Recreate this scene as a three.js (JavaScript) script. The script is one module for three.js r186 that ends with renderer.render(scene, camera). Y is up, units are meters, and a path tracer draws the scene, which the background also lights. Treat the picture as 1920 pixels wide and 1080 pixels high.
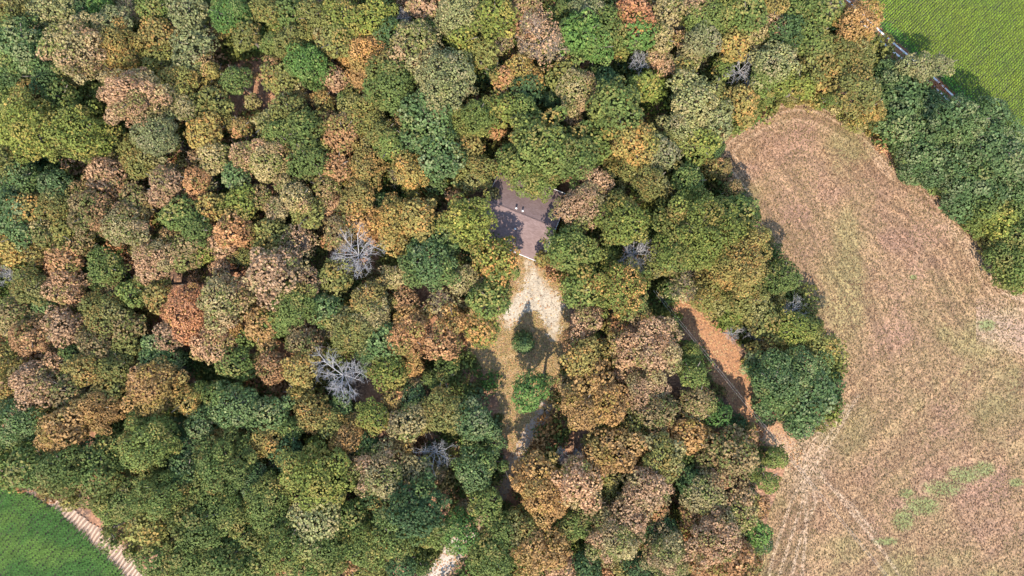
import * as THREE from 'three';
import { mergeGeometries } from 'three/addons/utils/BufferGeometryUtils.js';

// ---------- camera, sky, sun, exposure ----------
const G = 0.1, CAM_H = 128;                       // metres of ground per photograph pixel (1920 wide), flight height
const scene = new THREE.Scene();
const camera = new THREE.PerspectiveCamera(2 * Math.atan(54 / CAM_H) * 180 / Math.PI, 16 / 9, 1, 4000);
camera.position.set(0, CAM_H, 0); camera.up.set(0, 0, -1); camera.lookAt(0, 0, 0);
const renderer = new THREE.WebGLRenderer({ antialias: true });
renderer.setSize(1024, 576);
renderer.toneMapping = THREE.LinearToneMapping;
renderer.toneMappingExposure = 2.3;
renderer.shadowMap.enabled = true;
const SUN = new THREE.Vector3(-0.12, 1.22, 1).normalize();       // towards the sun: low in the photograph's bottom, 50 degrees up
{
  const W = 256, Hh = 128, data = new Float32Array(W * Hh * 4);
  for (let j = 0; j < Hh; j++) for (let i = 0; i < W; i++) {
    const up = ((j + 0.5) / Hh - 0.5) * Math.PI, az = ((i + 0.5) / W - 0.5) * 2 * Math.PI;
    const d = new THREE.Vector3(Math.cos(az) * Math.cos(up), Math.sin(up), Math.sin(az) * Math.cos(up));
    const y = Math.max(0, d.y), t = Math.pow(1 - y, 3), g = Math.pow(Math.max(0, d.dot(SUN)), 12) * 0.35, o = (j * W + i) * 4;
    data[o] = 0.25 + 0.36 * t + g; data[o + 1] = 0.40 + 0.30 * t + g * 0.95; data[o + 2] = 0.70 + 0.16 * t + g * 0.85; data[o + 3] = 1;
  }
  const sky = new THREE.DataTexture(data, W, Hh, THREE.RGBAFormat, THREE.FloatType);
  sky.mapping = THREE.EquirectangularReflectionMapping; sky.magFilter = THREE.LinearFilter; sky.needsUpdate = true;
  scene.background = sky; scene.environment = sky;
  scene.environmentIntensity = scene.backgroundIntensity = 1.25;
}
const sun = new THREE.DirectionalLight(new THREE.Color(1, 0.935, 0.83), 3.9);
sun.name = 'sun'; sun.position.copy(SUN).multiplyScalar(220); sun.castShadow = true;
Object.assign(sun.shadow.camera, { left: -120, right: 120, top: 90, bottom: -90, near: 20, far: 420 });
sun.shadow.mapSize.set(4096, 4096);
scene.add(sun, sun.target);

// ---------- helpers ----------
function rng(seed) { let a = seed >>> 0; return () => { a = (a + 0x6d2b79f5) | 0; let t = Math.imul(a ^ (a >>> 15), 1 | a); t = (t + Math.imul(t ^ (t >>> 7), 61 | t)) ^ t; return ((t ^ (t >>> 14)) >>> 0) / 4294967296; }; }
const clamp = THREE.MathUtils.clamp, lerp = THREE.MathUtils.lerp, sstep = THREE.MathUtils.smoothstep;
const used = new Map();
function numbered(name) { const n = used.get(name) ?? 0; used.set(name, n + 1); return n ? name + '_' + String(n).padStart(3, '0') : name; }
function at(px, py, h = 0) { const k = G * (CAM_H - h) / CAM_H; return [(px - 960) * k, h, (py - 540) * k]; }   // where a thing of height h stands
function tag(o, label, category, group, kind) { o.userData = {}; if (label) o.userData.label = label; if (category) o.userData.category = category; if (group) o.userData.group = group; if (kind) o.userData.kind = kind; return o; }
function thing(name, label, category, x = 0, y = 0, z = 0, turn = 0, group) { const o = new THREE.Group(); o.name = numbered(name); o.position.set(x, y, z); o.rotation.y = turn; scene.add(o); return tag(o, label, category, group); }
function part(name, geometry, material, parent) { const m = new THREE.Mesh(geometry, material); m.name = name; m.castShadow = m.receiveShadow = true; parent.add(m); return m; }
function surface(name, geometry, material, kind = 'structure', label, y = 0) { const m = new THREE.Mesh(geometry, material); m.name = numbered(name); m.position.y = y; m.receiveShadow = m.castShadow = true; m.userData.kind = kind; if (label) m.userData.label = label; scene.add(m); return m; }

const hash = (x, y, s) => { let h = Math.imul(x, 374761393) + Math.imul(y, 668265263) + Math.imul(s, 974634777); h = Math.imul(h ^ (h >>> 13), 1274126177); return ((h ^ (h >>> 16)) >>> 0) / 4294967296; };
function vnoise(x, y, s = 0, per = 0) {
  const ix = Math.floor(x), iy = Math.floor(y), u = x - ix, v = y - iy, a = u * u * (3 - 2 * u), b = v * v * (3 - 2 * v);
  const w = per ? (q) => ((q % per) + per) % per : (q) => q;
  return lerp(lerp(hash(w(ix), w(iy), s), hash(w(ix + 1), w(iy), s), a), lerp(hash(w(ix), w(iy + 1), s), hash(w(ix + 1), w(iy + 1), s), a), b);
}
const fbm = (x, y, s = 0, oct = 4, per = 0) => { let t = 0, a = 0.5, n = 0; for (let i = 0; i < oct; i++) { t += a * vnoise(x, y, s + i * 17, per); n += a; a *= 0.55; x *= 2; y *= 2; per *= 2; } return t / n; };
const toS = (c) => (c <= 0.0031308 ? c * 12.92 : 1.055 * Math.pow(c, 1 / 2.4) - 0.055);
// a colour map from a function of metres; (x0, z0) and size place it, so that uv in metres needs only an offset
function paint(n, w, h, f, x0 = 0, z0 = 0) {
  const d = new Uint8Array(n * n * 4), c = [0, 0, 0];
  for (let j = 0; j < n; j++) for (let i = 0; i < n; i++) {
    f(x0 + (i + 0.5) / n * w, z0 + (j + 0.5) / n * h, c, i, j);
    const o = (j * n + i) * 4;
    for (let k = 0; k < 3; k++) d[o + k] = clamp(Math.round(255 * toS(clamp(c[k], 0, 1))), 0, 255);
    d[o + 3] = 255;
  }
  const t = new THREE.DataTexture(d, n, n, THREE.RGBAFormat); t.colorSpace = THREE.SRGBColorSpace; t.magFilter = THREE.LinearFilter; t.wrapS = t.wrapT = THREE.RepeatWrapping; t.needsUpdate = true;
  t.repeat.set(1 / w, 1 / h); t.offset.set(-x0 / w, -z0 / h);
  return t;
}
function mixc(c, a, b, t) { c[0] = lerp(a[0], b[0], t); c[1] = lerp(a[1], b[1], t); c[2] = lerp(a[2], b[2], t); return c; }
function mul(c, k) { c[0] *= k; c[1] *= k; c[2] *= k; return c; }
function toward(c, b, t) { return mixc(c, c, b, t); }
// a flat sheet from outline points in photograph pixels, uv in metres (u = x, v = z)
function sheet(points) {
  const s = new THREE.Shape(points.map(([x, y]) => new THREE.Vector2((x - 960) * G, -(y - 540) * G)));
  const g = new THREE.ShapeGeometry(s); g.rotateX(-Math.PI / 2);
  const p = g.attributes.position, uv = new Float32Array(p.count * 2);
  for (let i = 0; i < p.count; i++) { uv[i * 2] = p.getX(i); uv[i * 2 + 1] = p.getZ(i); }
  g.setAttribute('uv', new THREE.BufferAttribute(uv, 2));
  return g;
}
function smooth(points, k = 6, closed = true) {                         // rounds an outline
  return new THREE.CatmullRomCurve3(points.map(([x, y]) => new THREE.Vector3(x, y, 0)), closed, 'centripetal').getPoints(points.length * k).slice(0, closed ? -1 : undefined).map((v) => [v.x, v.y]);
}
function inside(poly, x, y) { let r = false; for (let i = 0, j = poly.length - 1; i < poly.length; j = i++) { const [a, b] = poly[i], [c, d] = poly[j]; if ((b > y) !== (d > y) && x < (c - a) * (y - b) / (d - b) + a) r = !r; } return r; }
function edgeDist(line, x, y) { let best = 1e9; for (let i = 0; i + 1 < line.length; i++) { const [a, b] = line[i], [c, d] = line[i + 1], dx = c - a, dy = d - b, t = clamp(((x - a) * dx + (y - b) * dy) / (dx * dx + dy * dy + 1e-9), 0, 1); best = Math.min(best, Math.hypot(x - a - dx * t, y - b - dy * t)); } return best; }
function distGrid(line, x0, y0, x1, y1, step = 5) {                     // the same distance, read from a grid
  const w = Math.ceil((x1 - x0) / step) + 2, h = Math.ceil((y1 - y0) / step) + 2, d = new Float32Array(w * h);
  for (let j = 0; j < h; j++) for (let i = 0; i < w; i++) d[j * w + i] = edgeDist(line, x0 + i * step, y0 + j * step);
  return (x, y) => { const u = clamp((x - x0) / step, 0, w - 1.001), v = clamp((y - y0) / step, 0, h - 1.001), i = Math.floor(u), j = Math.floor(v), o = j * w + i; return lerp(lerp(d[o], d[o + 1], u - i), lerp(d[o + w], d[o + w + 1], u - i), v - j); };
}
const std = (o) => new THREE.MeshStandardMaterial({ roughness: 0.95, ...o });

// ---------- ground outlines, in photograph pixels ----------
const stubbleEdge = smooth([[1412, 1120], [1425, 1040], [1440, 970], [1462, 910], [1478, 860], [1500, 815], [1555, 770], [1568, 700], [1540, 610], [1492, 530], [1440, 440], [1392, 368], [1352, 312], [1345, 276], [1372, 244], [1425, 212], [1480, 194], [1532, 197], [1578, 218], [1630, 254], [1680, 312], [1732, 342], [1782, 392], [1830, 442], [1856, 498], [1884, 538], [1930, 556], [2000, 570]], 5, false);
const stubblePoly = [...stubbleEdge, [2160, 600], [2160, 1330], [1412, 1330]];
const cropRight = [[1592, -20], [1655, 58], [1720, 112], [1772, 158], [1800, 190], [1850, 232], [1930, 300], [2100, 440], [2100, -200], [1480, -200]];
const cropLeftEdge = [[-120, 850], [-40, 888], [0, 897], [40, 917], [75, 934], [112, 957], [142, 983], [180, 1020], [225, 1064], [262, 1110], [330, 1180]];
const cropLeft = [...cropLeftEdge, [330, 1330], [-200, 1330], [-200, 850]];
const soilStrip = [[-120, 843], [-40, 872], [0, 874], [22, 890], [46, 905], [62, 916], [84, 922], [110, 934], [135, 950], [165, 978], [212, 1004], [250, 1042], [278, 1085], [340, 1170], [334, 1184], [258, 1110], [222, 1068], [176, 1022], [138, 984], [108, 956], [72, 934], [40, 918], [-2, 897], [-40, 888], [-120, 850]];
const yard = smooth([[952, 470], [1012, 488], [1032, 520], [1062, 545], [1068, 600], [1062, 660], [1050, 700], [1022, 760], [985, 800], [962, 850], [940, 830], [935, 760], [920, 710], [880, 660], [858, 610], [868, 575], [930, 570], [960, 520]], 4);
const drive = smooth([[1018, 742], [1040, 756], [1016, 800], [992, 840], [965, 900], [940, 950], [905, 1000], [880, 1040], [845, 1090], [800, 1140], [755, 1140], [800, 1060], [826, 1028], [870, 980], [915, 930], [948, 870], [985, 800]], 4);
const track = smooth([[1266, 545], [1322, 572], [1362, 622], [1402, 690], [1436, 756], [1480, 808], [1505, 850], [1490, 885], [1452, 850], [1404, 800], [1352, 735], [1310, 670], [1278, 610]], 4);
const rutLine = [[1500, -76], [1572, -8], [1656, 72], [1722, 128], [1768, 170], [1840, 238], [1900, 290]];
const roofQuad = [[905, 440], [952, 328], [1062, 375], [1012, 495]];
const OPEN = [stubblePoly, cropRight, cropLeft, soilStrip, yard, drive, track];
const openAt = (px, py) => OPEN.some((p) => inside(p, px, py)) || edgeDist(rutLine, px, py) < 16;

// ---------- ground ----------
const litterMap = paint(1024, 26, 26, (x, z, c) => {
  const n = fbm(x / 26 * 8, z / 26 * 8, 3, 5, 8), f = vnoise(x / 26 * 208, z / 26 * 208, 9, 208), f2 = vnoise(x / 26 * 104, z / 26 * 104, 29, 104);
  mixc(c, [0.10, 0.055, 0.034], [0.26, 0.12, 0.06], sstep(n, 0.3, 0.72));
  if (f2 > 0.62) toward(c, [0.42, 0.23, 0.12], 0.5);
  mul(c, 0.6 + 0.75 * f);
});
const gGeo = new THREE.PlaneGeometry(3200, 3200, 1, 1); gGeo.rotateX(-Math.PI / 2);
{ const p = gGeo.attributes.position, uv = gGeo.attributes.uv; for (let i = 0; i < p.count; i++) uv.setXY(i, p.getX(i), p.getZ(i)); }
surface('ground', gGeo, std({ map: litterMap }), 'structure', 'woodland floor of fallen brown leaves under the trees');

// mown field
const edgeM = stubbleEdge.map(([x, y]) => [x, y]);
const rightEdge = edgeM.slice(Math.floor(edgeM.length * 0.42));
const greenSpots = [[1728, 948, 40, 22], [1768, 915, 46, 20], [1806, 890, 40, 20], [1845, 880, 26, 18], [1694, 974, 24, 26], [1660, 1015, 30, 10], [1850, 610, 22, 14], [1905, 905, 18, 10], [1700, 925, 18, 12], [1712, 520, 8, 6]];
const tracks = [[[1420, 770], [1470, 826], [1510, 880], [1530, 940], [1500, 1010], [1480, 1100]], [[1425, 775], [1478, 830], [1505, 880], [1505, 940], [1482, 1010], [1455, 1100]], [[1435, 772], [1490, 826], [1560, 915], [1660, 1040], [1700, 1100]], [[1560, 770], [1530, 820], [1508, 870], [1512, 930], [1510, 1010], [1502, 1100]], [[1590, 760], [1545, 830], [1515, 880], [1480, 950], [1450, 1040], [1436, 1110]], [[1610, 742], [1562, 822], [1520, 888]], [[1450, 800], [1500, 862], [1600, 950], [1640, 1000]]];
const dEdge = distGrid(edgeM, 1340, 180, 2180, 1340), dRight = distGrid(rightEdge, 1340, 180, 2180, 1340), dTracks = tracks.map((l) => distGrid(l, 1340, 700, 1800, 1150, 2.5));
const stubbleMap = paint(2048, 84, 116, (x, z, c) => {
  const px = x / G + 960, py = z / G + 540, n = fbm(x / 9, z / 9, 41, 4), n2 = fbm(x / 3.2, z / 3.2, 61, 3), grain = 0.5 * hash(Math.floor(x * 11), Math.floor(z * 11), 5) + 0.5 * vnoise(x * 5.5, z * 5.5, 57), g2 = vnoise(x * 4.5, z * 4.5, 77);
  mixc(c, [0.215, 0.122, 0.060], [0.28, 0.168, 0.080], n2);
  toward(c, [0.25, 0.132, 0.082], sstep(n, 0.48, 0.75) * 0.75);
  toward(c, [0.205, 0.16, 0.058], sstep(1 - n, 0.5, 0.75) * 0.7);
  const d = dEdge(px, py), dr = dRight(px, py), k = sstep(py, 590, 720);
  // swaths of the mower: round the edge, straight across the open part
  const along = px * 0.62 + py * 0.78, acr = px * 0.78 - py * 0.62, wide = 0.6 * fbm(along / 11, acr / 300, 87, 3) + 0.4 * vnoise(along / 4, acr / 160, 89), ring = 0.55 * fbm(d / 10, (px + py) / 380, 97, 3) + 0.45 * vnoise(d / 3.6, (px + py) / 150, 99);
  const w1 = 1 - sstep(d, 90, 260);
  mul(c, 1 + (wide - 0.5) * 0.9 * k + (ring - 0.5) * 1.15 * w1 * (1 - k * 0.6));
  if (dr < 56) toward(c, [0.38, 0.25, 0.155], 0.8 * (1 - sstep(dr, 6, 56)) * sstep(ring, 0.38, 0.62));
  if (py > 560 && px > 1830) toward(c, [0.37, 0.235, 0.16], 0.6 * (1 - sstep(Math.abs(py - 610 - (px - 1860) * 0.3), 10, 60)));
  let gr = 0;
  for (const [gx, gy, rx, ry] of greenSpots) { const q = ((px - gx) / rx) ** 2 + ((py - gy) / ry) ** 2; if (q < 4) gr = Math.max(gr, Math.exp(-q * 1.2)); }
  if (gr > 0.02) toward(c, [0.13, 0.165, 0.045], sstep(gr * (0.55 + 0.9 * g2), 0.25, 0.75) * 0.75);
  if (py > 730) {
    let t = 1e9; if (px < 1795 && py < 1150) for (const l of dTracks) t = Math.min(t, l(px, py));
    const near = 1 - sstep(t, 1.2, 5);
    toward(c, [0.42, 0.30, 0.20], near * 0.38 * (0.5 + g2));
    if (t > 4 && t < 11) mul(c, 0.84);
    const core = 1 - sstep(Math.hypot(px - 1500, (py - 860) * 0.9), 20, 90);
    toward(c, [0.36, 0.23, 0.135], core * 0.55);
  }
  mul(c, (0.30 + 1.2 * grain) * (0.70 + 0.60 * g2));
}, 38, -36);
surface('field', sheet(stubblePoly), std({ map: stubbleMap, bumpMap: stubbleMap, bumpScale: 0.06 }), 'structure', 'mown tan stubble field', 0.008);

// the yard in front of the house: pale sand worn into straw-coloured grass
const sandCore = smooth([[984, 486], [1010, 494], [1018, 520], [1040, 545], [1056, 572], [1052, 606], [1044, 640], [1032, 640], [1020, 606], [1000, 585], [970, 600], [952, 615], [944, 600], [950, 565], [978, 545], [985, 515]], 4);
const arms = [[1000, 492], [1002, 540], [1010, 580], [1035, 640], [1030, 720]];
const dSand = distGrid([...sandCore, sandCore[0]], 830, 440, 1090, 900, 2);
const yardMap = paint(1024, 24, 42, (x, z, c) => {
  const px = x / G + 960, py = z / G + 540, wob = (fbm(x / 1.3, z / 1.3, 5, 5) - 0.5) * 44, grain = hash(Math.floor(x * 14), Math.floor(z * 14), 8), n = fbm(x / 3, z / 3, 15, 3);
  mixc(c, [0.28, 0.175, 0.08], [0.34, 0.225, 0.105], n);
  const d = dSand(px, py) * (inside(sandCore, px, py) ? 1 : -1) + wob;
  toward(c, [0.45, 0.37, 0.275], sstep(d, -10, 12) * (0.72 + 0.28 * vnoise(x * 3, z * 3, 71)));
  if (py > 740) toward(c, [0.33, 0.2, 0.1], sstep(py, 760, 830) * 0.6);
  mul(c, (0.55 + 0.62 * grain) * (0.82 + 0.36 * vnoise(x * 4, z * 4, 73)));
  if (hash(Math.floor(x * 6), Math.floor(z * 6), 23) > 0.92) mul(c, 0.55);
  const ar = edgeDist(arms, px + (n - 0.5) * 9, py); mul(c, 1 - 0.16 * (1 - sstep(Math.abs(ar - 7), 1, 4)));
}, -12, -8);
surface('yard', sheet(yard), std({ map: yardMap, bumpMap: yardMap, bumpScale: 0.04 }), 'structure', 'pale sandy yard and straw coloured lawn below the house', 0.008);

const driveMid = [[1030, 750], [1002, 800], [978, 846], [955, 885], [918, 940], [880, 990], [842, 1045], [790, 1115]];
const driveMap = paint(1024, 40, 44, (x, z, c) => {
  const px = x / G + 960, py = z / G + 540, grain = hash(Math.floor(x * 13), Math.floor(z * 13), 4), n = fbm(x / 1.5, z / 1.5, 25, 4);
  mixc(c, [0.22, 0.13, 0.075], [0.32, 0.21, 0.13], n);
  const mid = edgeDist(driveMid, px + (n - 0.5) * 8, py);
  toward(c, [0.44, 0.36, 0.28], (1 - sstep(mid, 13, 22)) * (py > 1000 ? 0.95 : py < 880 && px > 962 ? 0.45 : 0.1));
  if (Math.abs(mid - 9) < 3 && n > 0.4) mul(c, 0.8);
  mul(c, 0.74 + 0.4 * grain);
}, -24, 18);
surface('gravel_road', sheet(drive), std({ map: driveMap, bumpMap: driveMap, bumpScale: 0.04 }), 'structure', 'pale gravel drive through the trees', 0.012);

const trackMap = paint(1024, 28, 40, (x, z, c) => {
  const grain = hash(Math.floor(x * 13), Math.floor(z * 13), 14), n = fbm(x / 2, z / 2, 35, 4), l = vnoise(x * 5, z * 5, 66);
  mixc(c, [0.29, 0.135, 0.062], [0.40, 0.195, 0.092], n);
  const py = z / G + 540; toward(c, [0.36, 0.235, 0.14], sstep(py, 760, 840) * 0.8);
  mul(c, (0.50 + 0.72 * grain) * (0.72 + 0.56 * l));
}, 28, -2);
surface('path', sheet(track), std({ map: trackMap, bumpMap: trackMap, bumpScale: 0.05 }), 'structure', 'rusty leaf covered track between the trees', 0.004);

// crop soil and the strip of bare beds along the lower crop
const soilMap = paint(1024, 16, 16, (x, z, c) => { const n = fbm(x / 16 * 8, z / 16 * 8, 91, 4, 8), g = hash(Math.floor(x * 16), Math.floor(z * 16), 6); mixc(c, [0.28, 0.185, 0.125], [0.40, 0.29, 0.21], n); mul(c, 0.75 + 0.4 * g); });
const cropSoil = paint(512, 16, 16, (x, z, c) => { const g = hash(Math.floor(x * 12), Math.floor(z * 12), 16); c[0] = 0.06; c[1] = 0.06; c[2] = 0.032; mul(c, 0.7 + 0.6 * g); });
surface('field', sheet(cropRight), std({ map: cropSoil }), 'structure', 'dark soil under the upper green crop', 0.008);
surface('field', sheet(cropLeft), std({ map: cropSoil }), 'structure', 'dark soil under the lower green crop', 0.008);
surface('field_margin', sheet(soilStrip), std({ map: soilMap, color: new THREE.Color().setRGB(0.72, 0.66, 0.62) }), 'structure', 'pale bare soil along the edge of the lower crop', 0.012);
const V0 = (x, y) => new THREE.Vector3(x, y, 0);
const BED = new THREE.Vector2(0.60, -0.80), BEDN = new THREE.Vector2(0.80, 0.60);            // direction of the lower crop's rows in the photograph
{ // raised beds that run out of the crop across the bare strip
  const gs = [], r = rng(71);
  const mid = new THREE.CatmullRomCurve3([[92, 934], [130, 962], [160, 990], [195, 1016], [235, 1056], [268, 1100], [310, 1160]].map(([x, y]) => V0(x, y))), L = mid.getLength();
  for (let s = 0; s < L; s += 7.6) {
    const p = mid.getPointAt(s / L), len = lerp(12, 36, sstep(p.x, 100, 200)) + r() * 6;
    const g = new THREE.CylinderGeometry(0.2, 0.22, len * G, 7, 6, false);
    const q = g.attributes.position; for (let i = 0; i < q.count; i++) { const t = q.getY(i); q.setX(i, q.getX(i) * (0.8 + 0.4 * r()) + Math.sin(t * 1.7 + s) * 0.06); q.setZ(i, q.getZ(i) * (0.7 + 0.5 * r())); }
    g.rotateX(Math.PI / 2); g.rotateY(Math.atan2(BED.x, BED.y)); const [x, , z] = at(p.x, p.y); g.translate(x, 0.06, z); g.computeVertexNormals(); gs.push(g);
  }
  surface('soil_beds', mergeGeometries(gs), std({ map: soilMap, color: new THREE.Color().setRGB(1.25, 1.2, 1.15) }), 'stuff', 'ends of pale raised soil beds beside the lower crop');
}
{ // the farm track along the upper crop: two pale wheel ruts
  const rutMap = paint(256, 6, 6, (x, z, c) => { const n = fbm(x, z, 33, 3, 6), g = hash(Math.floor(x * 16), Math.floor(z * 16), 6); mixc(c, [0.54, 0.49, 0.44], [0.64, 0.60, 0.55], n); mul(c, 0.85 + 0.2 * g); });
  const curve = (off) => new THREE.CatmullRomCurve3(rutLine.map(([x, y], i) => { const [ax, ay] = rutLine[Math.max(0, i - 1)], [bx, by] = rutLine[Math.min(rutLine.length - 1, i + 1)], l = Math.hypot(bx - ax, by - ay), w = at(x - (by - ay) / l * off, y + (bx - ax) / l * off); return new THREE.Vector3(w[0], 0, w[2]); }));
  const strip = (off, w, h) => {
    const pts = curve(off).getSpacedPoints(120), prof = [[-0.5, 0], [-0.42, 0.7], [-0.2, 1], [0.2, 1], [0.42, 0.7], [0.5, 0]], P = [], UV = [], I = [], q = rng(Math.round(off * 10 + 200));
    pts.forEach((p, i) => { const a = pts[Math.max(0, i - 1)], b = pts[Math.min(120, i + 1)], l = Math.hypot(b.x - a.x, b.z - a.z), nx = -(b.z - a.z) / l, nz = (b.x - a.x) / l, ww = w * (0.9 + 0.2 * q()); for (const [u, v] of prof) { P.push(p.x + nx * u * ww, 0.02 + v * h, p.z + nz * u * ww); UV.push(p.x + nx * u, p.z + nz * u); } });
    for (let i = 0; i < 120; i++) for (let k = 0; k < 5; k++) { const a = i * 6 + k; I.push(a, a + 1, a + 6, a + 1, a + 7, a + 6); }
    const g = new THREE.BufferGeometry(); g.setAttribute('position', new THREE.Float32BufferAttribute(P, 3)); g.setAttribute('uv', new THREE.Float32BufferAttribute(UV, 2)); g.setIndex(I); g.computeVertexNormals();
    return g;
  };
  const bed = smooth(rutLine.map(([x, y]) => [x + 9, y - 8]), 4, false).concat(smooth(rutLine.map(([x, y]) => [x - 12, y + 11]), 4, false).reverse());
  surface('farm_track', sheet(bed), std({ map: trackMap, color: 0xc8a890 }), 'structure', 'brown farm track along the edge of the upper crop', 0.016);
  surface('wheel_rut', strip(-6, 0.34, 0.05), std({ map: rutMap }), 'structure', 'pale wheel rut next to the upper crop');
  surface('wheel_rut', strip(6.5, 0.36, 0.05), std({ map: rutMap }), 'structure', 'pale wheel rut on the tree side of the farm track');
}

// ---------- foliage ----------
const leafMat = {};
function leaves(tint) {
  const k = tint.join();
  return leafMat[k] ??= new THREE.MeshPhysicalMaterial({ name: 'foliage', color: new THREE.Color().setRGB(...tint), vertexColors: true, roughness: 0.85, specularIntensity: 0.3, transmission: 0.25, thickness: 0, side: THREE.DoubleSide });
}
// palettes: [main, second, accent, share of accent], linear
const SP = {
  green: { c: [[0.085, 0.125, 0.026], [0.15, 0.18, 0.045], [0.20, 0.18, 0.05], 0.1], word: 'mid green' },
  bright: { c: [[0.07, 0.135, 0.026], [0.115, 0.19, 0.04], [0.17, 0.21, 0.055], 0.12], word: 'bright green' },
  bgreen: { c: [[0.066, 0.115, 0.032], [0.125, 0.17, 0.06], [0.18, 0.20, 0.085], 0.15], word: 'bluish green' },
  dgreen: { c: [[0.04, 0.075, 0.025], [0.065, 0.105, 0.035], [0.10, 0.13, 0.045], 0.1], word: 'dark green' },
  pgreen: { c: [[0.15, 0.165, 0.058], [0.24, 0.24, 0.09], [0.30, 0.24, 0.12], 0.22], word: 'pale green' },
  olive: { c: [[0.125, 0.13, 0.028], [0.20, 0.19, 0.045], [0.28, 0.18, 0.05], 0.18], word: 'olive' },
  umber: { c: [[0.18, 0.13, 0.05], [0.28, 0.195, 0.085], [0.15, 0.155, 0.04], 0.3], word: 'brownish olive' },
  ygreen: { c: [[0.12, 0.15, 0.025], [0.205, 0.215, 0.042], [0.28, 0.23, 0.05], 0.2], word: 'yellow green' },
  gold: { c: [[0.22, 0.17, 0.042], [0.31, 0.23, 0.07], [0.38, 0.205, 0.06], 0.26], word: 'golden' },
  orange: { c: [[0.35, 0.175, 0.055], [0.45, 0.25, 0.095], [0.26, 0.18, 0.04], 0.15], word: 'orange' },
  rust: { c: [[0.32, 0.145, 0.06], [0.44, 0.23, 0.105], [0.18, 0.155, 0.04], 0.16], word: 'rust brown' },
  red: { c: [[0.33, 0.13, 0.055], [0.43, 0.21, 0.10], [0.36, 0.2, 0.06], 0.15], word: 'rust red' },
  pink: { c: [[0.35, 0.18, 0.092], [0.46, 0.275, 0.15], [0.24, 0.18, 0.06], 0.15], word: 'pinkish brown' },
  tan: { c: [[0.25, 0.20, 0.075], [0.36, 0.285, 0.125], [0.17, 0.18, 0.045], 0.25], word: 'tan' },
  mixed: { c: [[0.14, 0.16, 0.03], [0.22, 0.20, 0.04], [0.46, 0.23, 0.07], 0.32], word: 'green and orange' },
};
// many small bent leaf sprays on the outside of overlapping lobes
function leafCloud(lobes, pal0, r, size, density, wild = 0.78, blend = null) {
  const P = [], C = [], I = [], n = new THREE.Vector3(), u = new THREE.Vector3(), w = new THREE.Vector3(), p = new THREE.Vector3();
  for (let li = 0; li < lobes.length; li++) {
    const L = lobes[li], patch = blend ? vnoise(L.x * 0.42 + 31, L.z * 0.42 + lobes.length, lobes.length) + (r() - 0.5) * 0.35 : 0, turn = blend ? 0.1 + 0.75 * sstep(patch, 0.5, 0.8) : 0, pal = turn ? [0, 1, 2].map((k) => mixc([0, 0, 0], pal0[k], blend[k], turn)).concat(pal0[3]) : pal0, count = Math.round(density * 3.0 * Math.PI * L.r * L.r / (size * size)), mixL = r(), toneL = 0.86 + 0.28 * r(), accL = r() < pal[3] ? 0.75 : pal[3] * 0.45;
    for (let k = 0; k < count; k++) {
      const cy = 1 - 1.75 * r(), a = r() * Math.PI * 2, s = Math.sqrt(Math.max(0, 1 - cy * cy));
      n.set(s * Math.cos(a), cy, s * Math.sin(a));
      const rad = L.r * (0.80 + 0.28 * r());
      p.set(L.x + n.x * rad, L.y + n.y * rad * 0.85, L.z + n.z * rad);
      let buried = false;
      for (let m = 0; m < lobes.length && !buried; m++) if (m !== li) { const M = lobes[m], q = (p.x - M.x) ** 2 + ((p.y - M.y) / 0.85) ** 2 + (p.z - M.z) ** 2; buried = q < (M.r * 0.72) ** 2; }
      if (buried) continue;
      n.x += (r() - 0.5) * 2 * wild; n.y += (r() - 0.5) * 2 * wild + 0.25; n.z += (r() - 0.5) * 2 * wild; n.normalize();
      u.set(r() - 0.5, r() - 0.5, r() - 0.5).cross(n).normalize(); w.crossVectors(n, u);
      const sz = size * (0.5 + 0.75 * r()), asp = 0.55 + 0.4 * r(), bend = sz * (r() - 0.3) * 0.5, b = P.length / 3;
      const put = (x, y, h) => P.push(p.x + u.x * x + w.x * y + n.x * h, p.y + u.y * x + w.y * y + n.y * h, p.z + u.z * x + w.z * y + n.z * h);
      put(-sz * 0.5, -sz * asp * 0.38, 0); put(sz * 0.36, -sz * asp * 0.5, bend); put(sz * 0.5, sz * asp * 0.36, 0); put(-sz * 0.34, sz * asp * 0.5, bend);
      const acc = r() < accL, t = clamp(mixL * 0.6 + r() * 0.5, 0, 1), tone = toneL * (0.72 + 0.56 * r());
      for (let q = 0; q < 4; q++) for (let ch = 0; ch < 3; ch++) C.push((acc ? pal[2][ch] : lerp(pal[0][ch], pal[1][ch], t)) * tone);
      I.push(b, b + 1, b + 2, b, b + 2, b + 3);
    }
  }
  const g = new THREE.BufferGeometry();
  g.setAttribute('position', new THREE.Float32BufferAttribute(P, 3)); g.setAttribute('color', new THREE.Float32BufferAttribute(C, 3)); g.setIndex(I);
  const f = g.toNonIndexed(); f.computeVertexNormals();
  return f;
}
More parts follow.
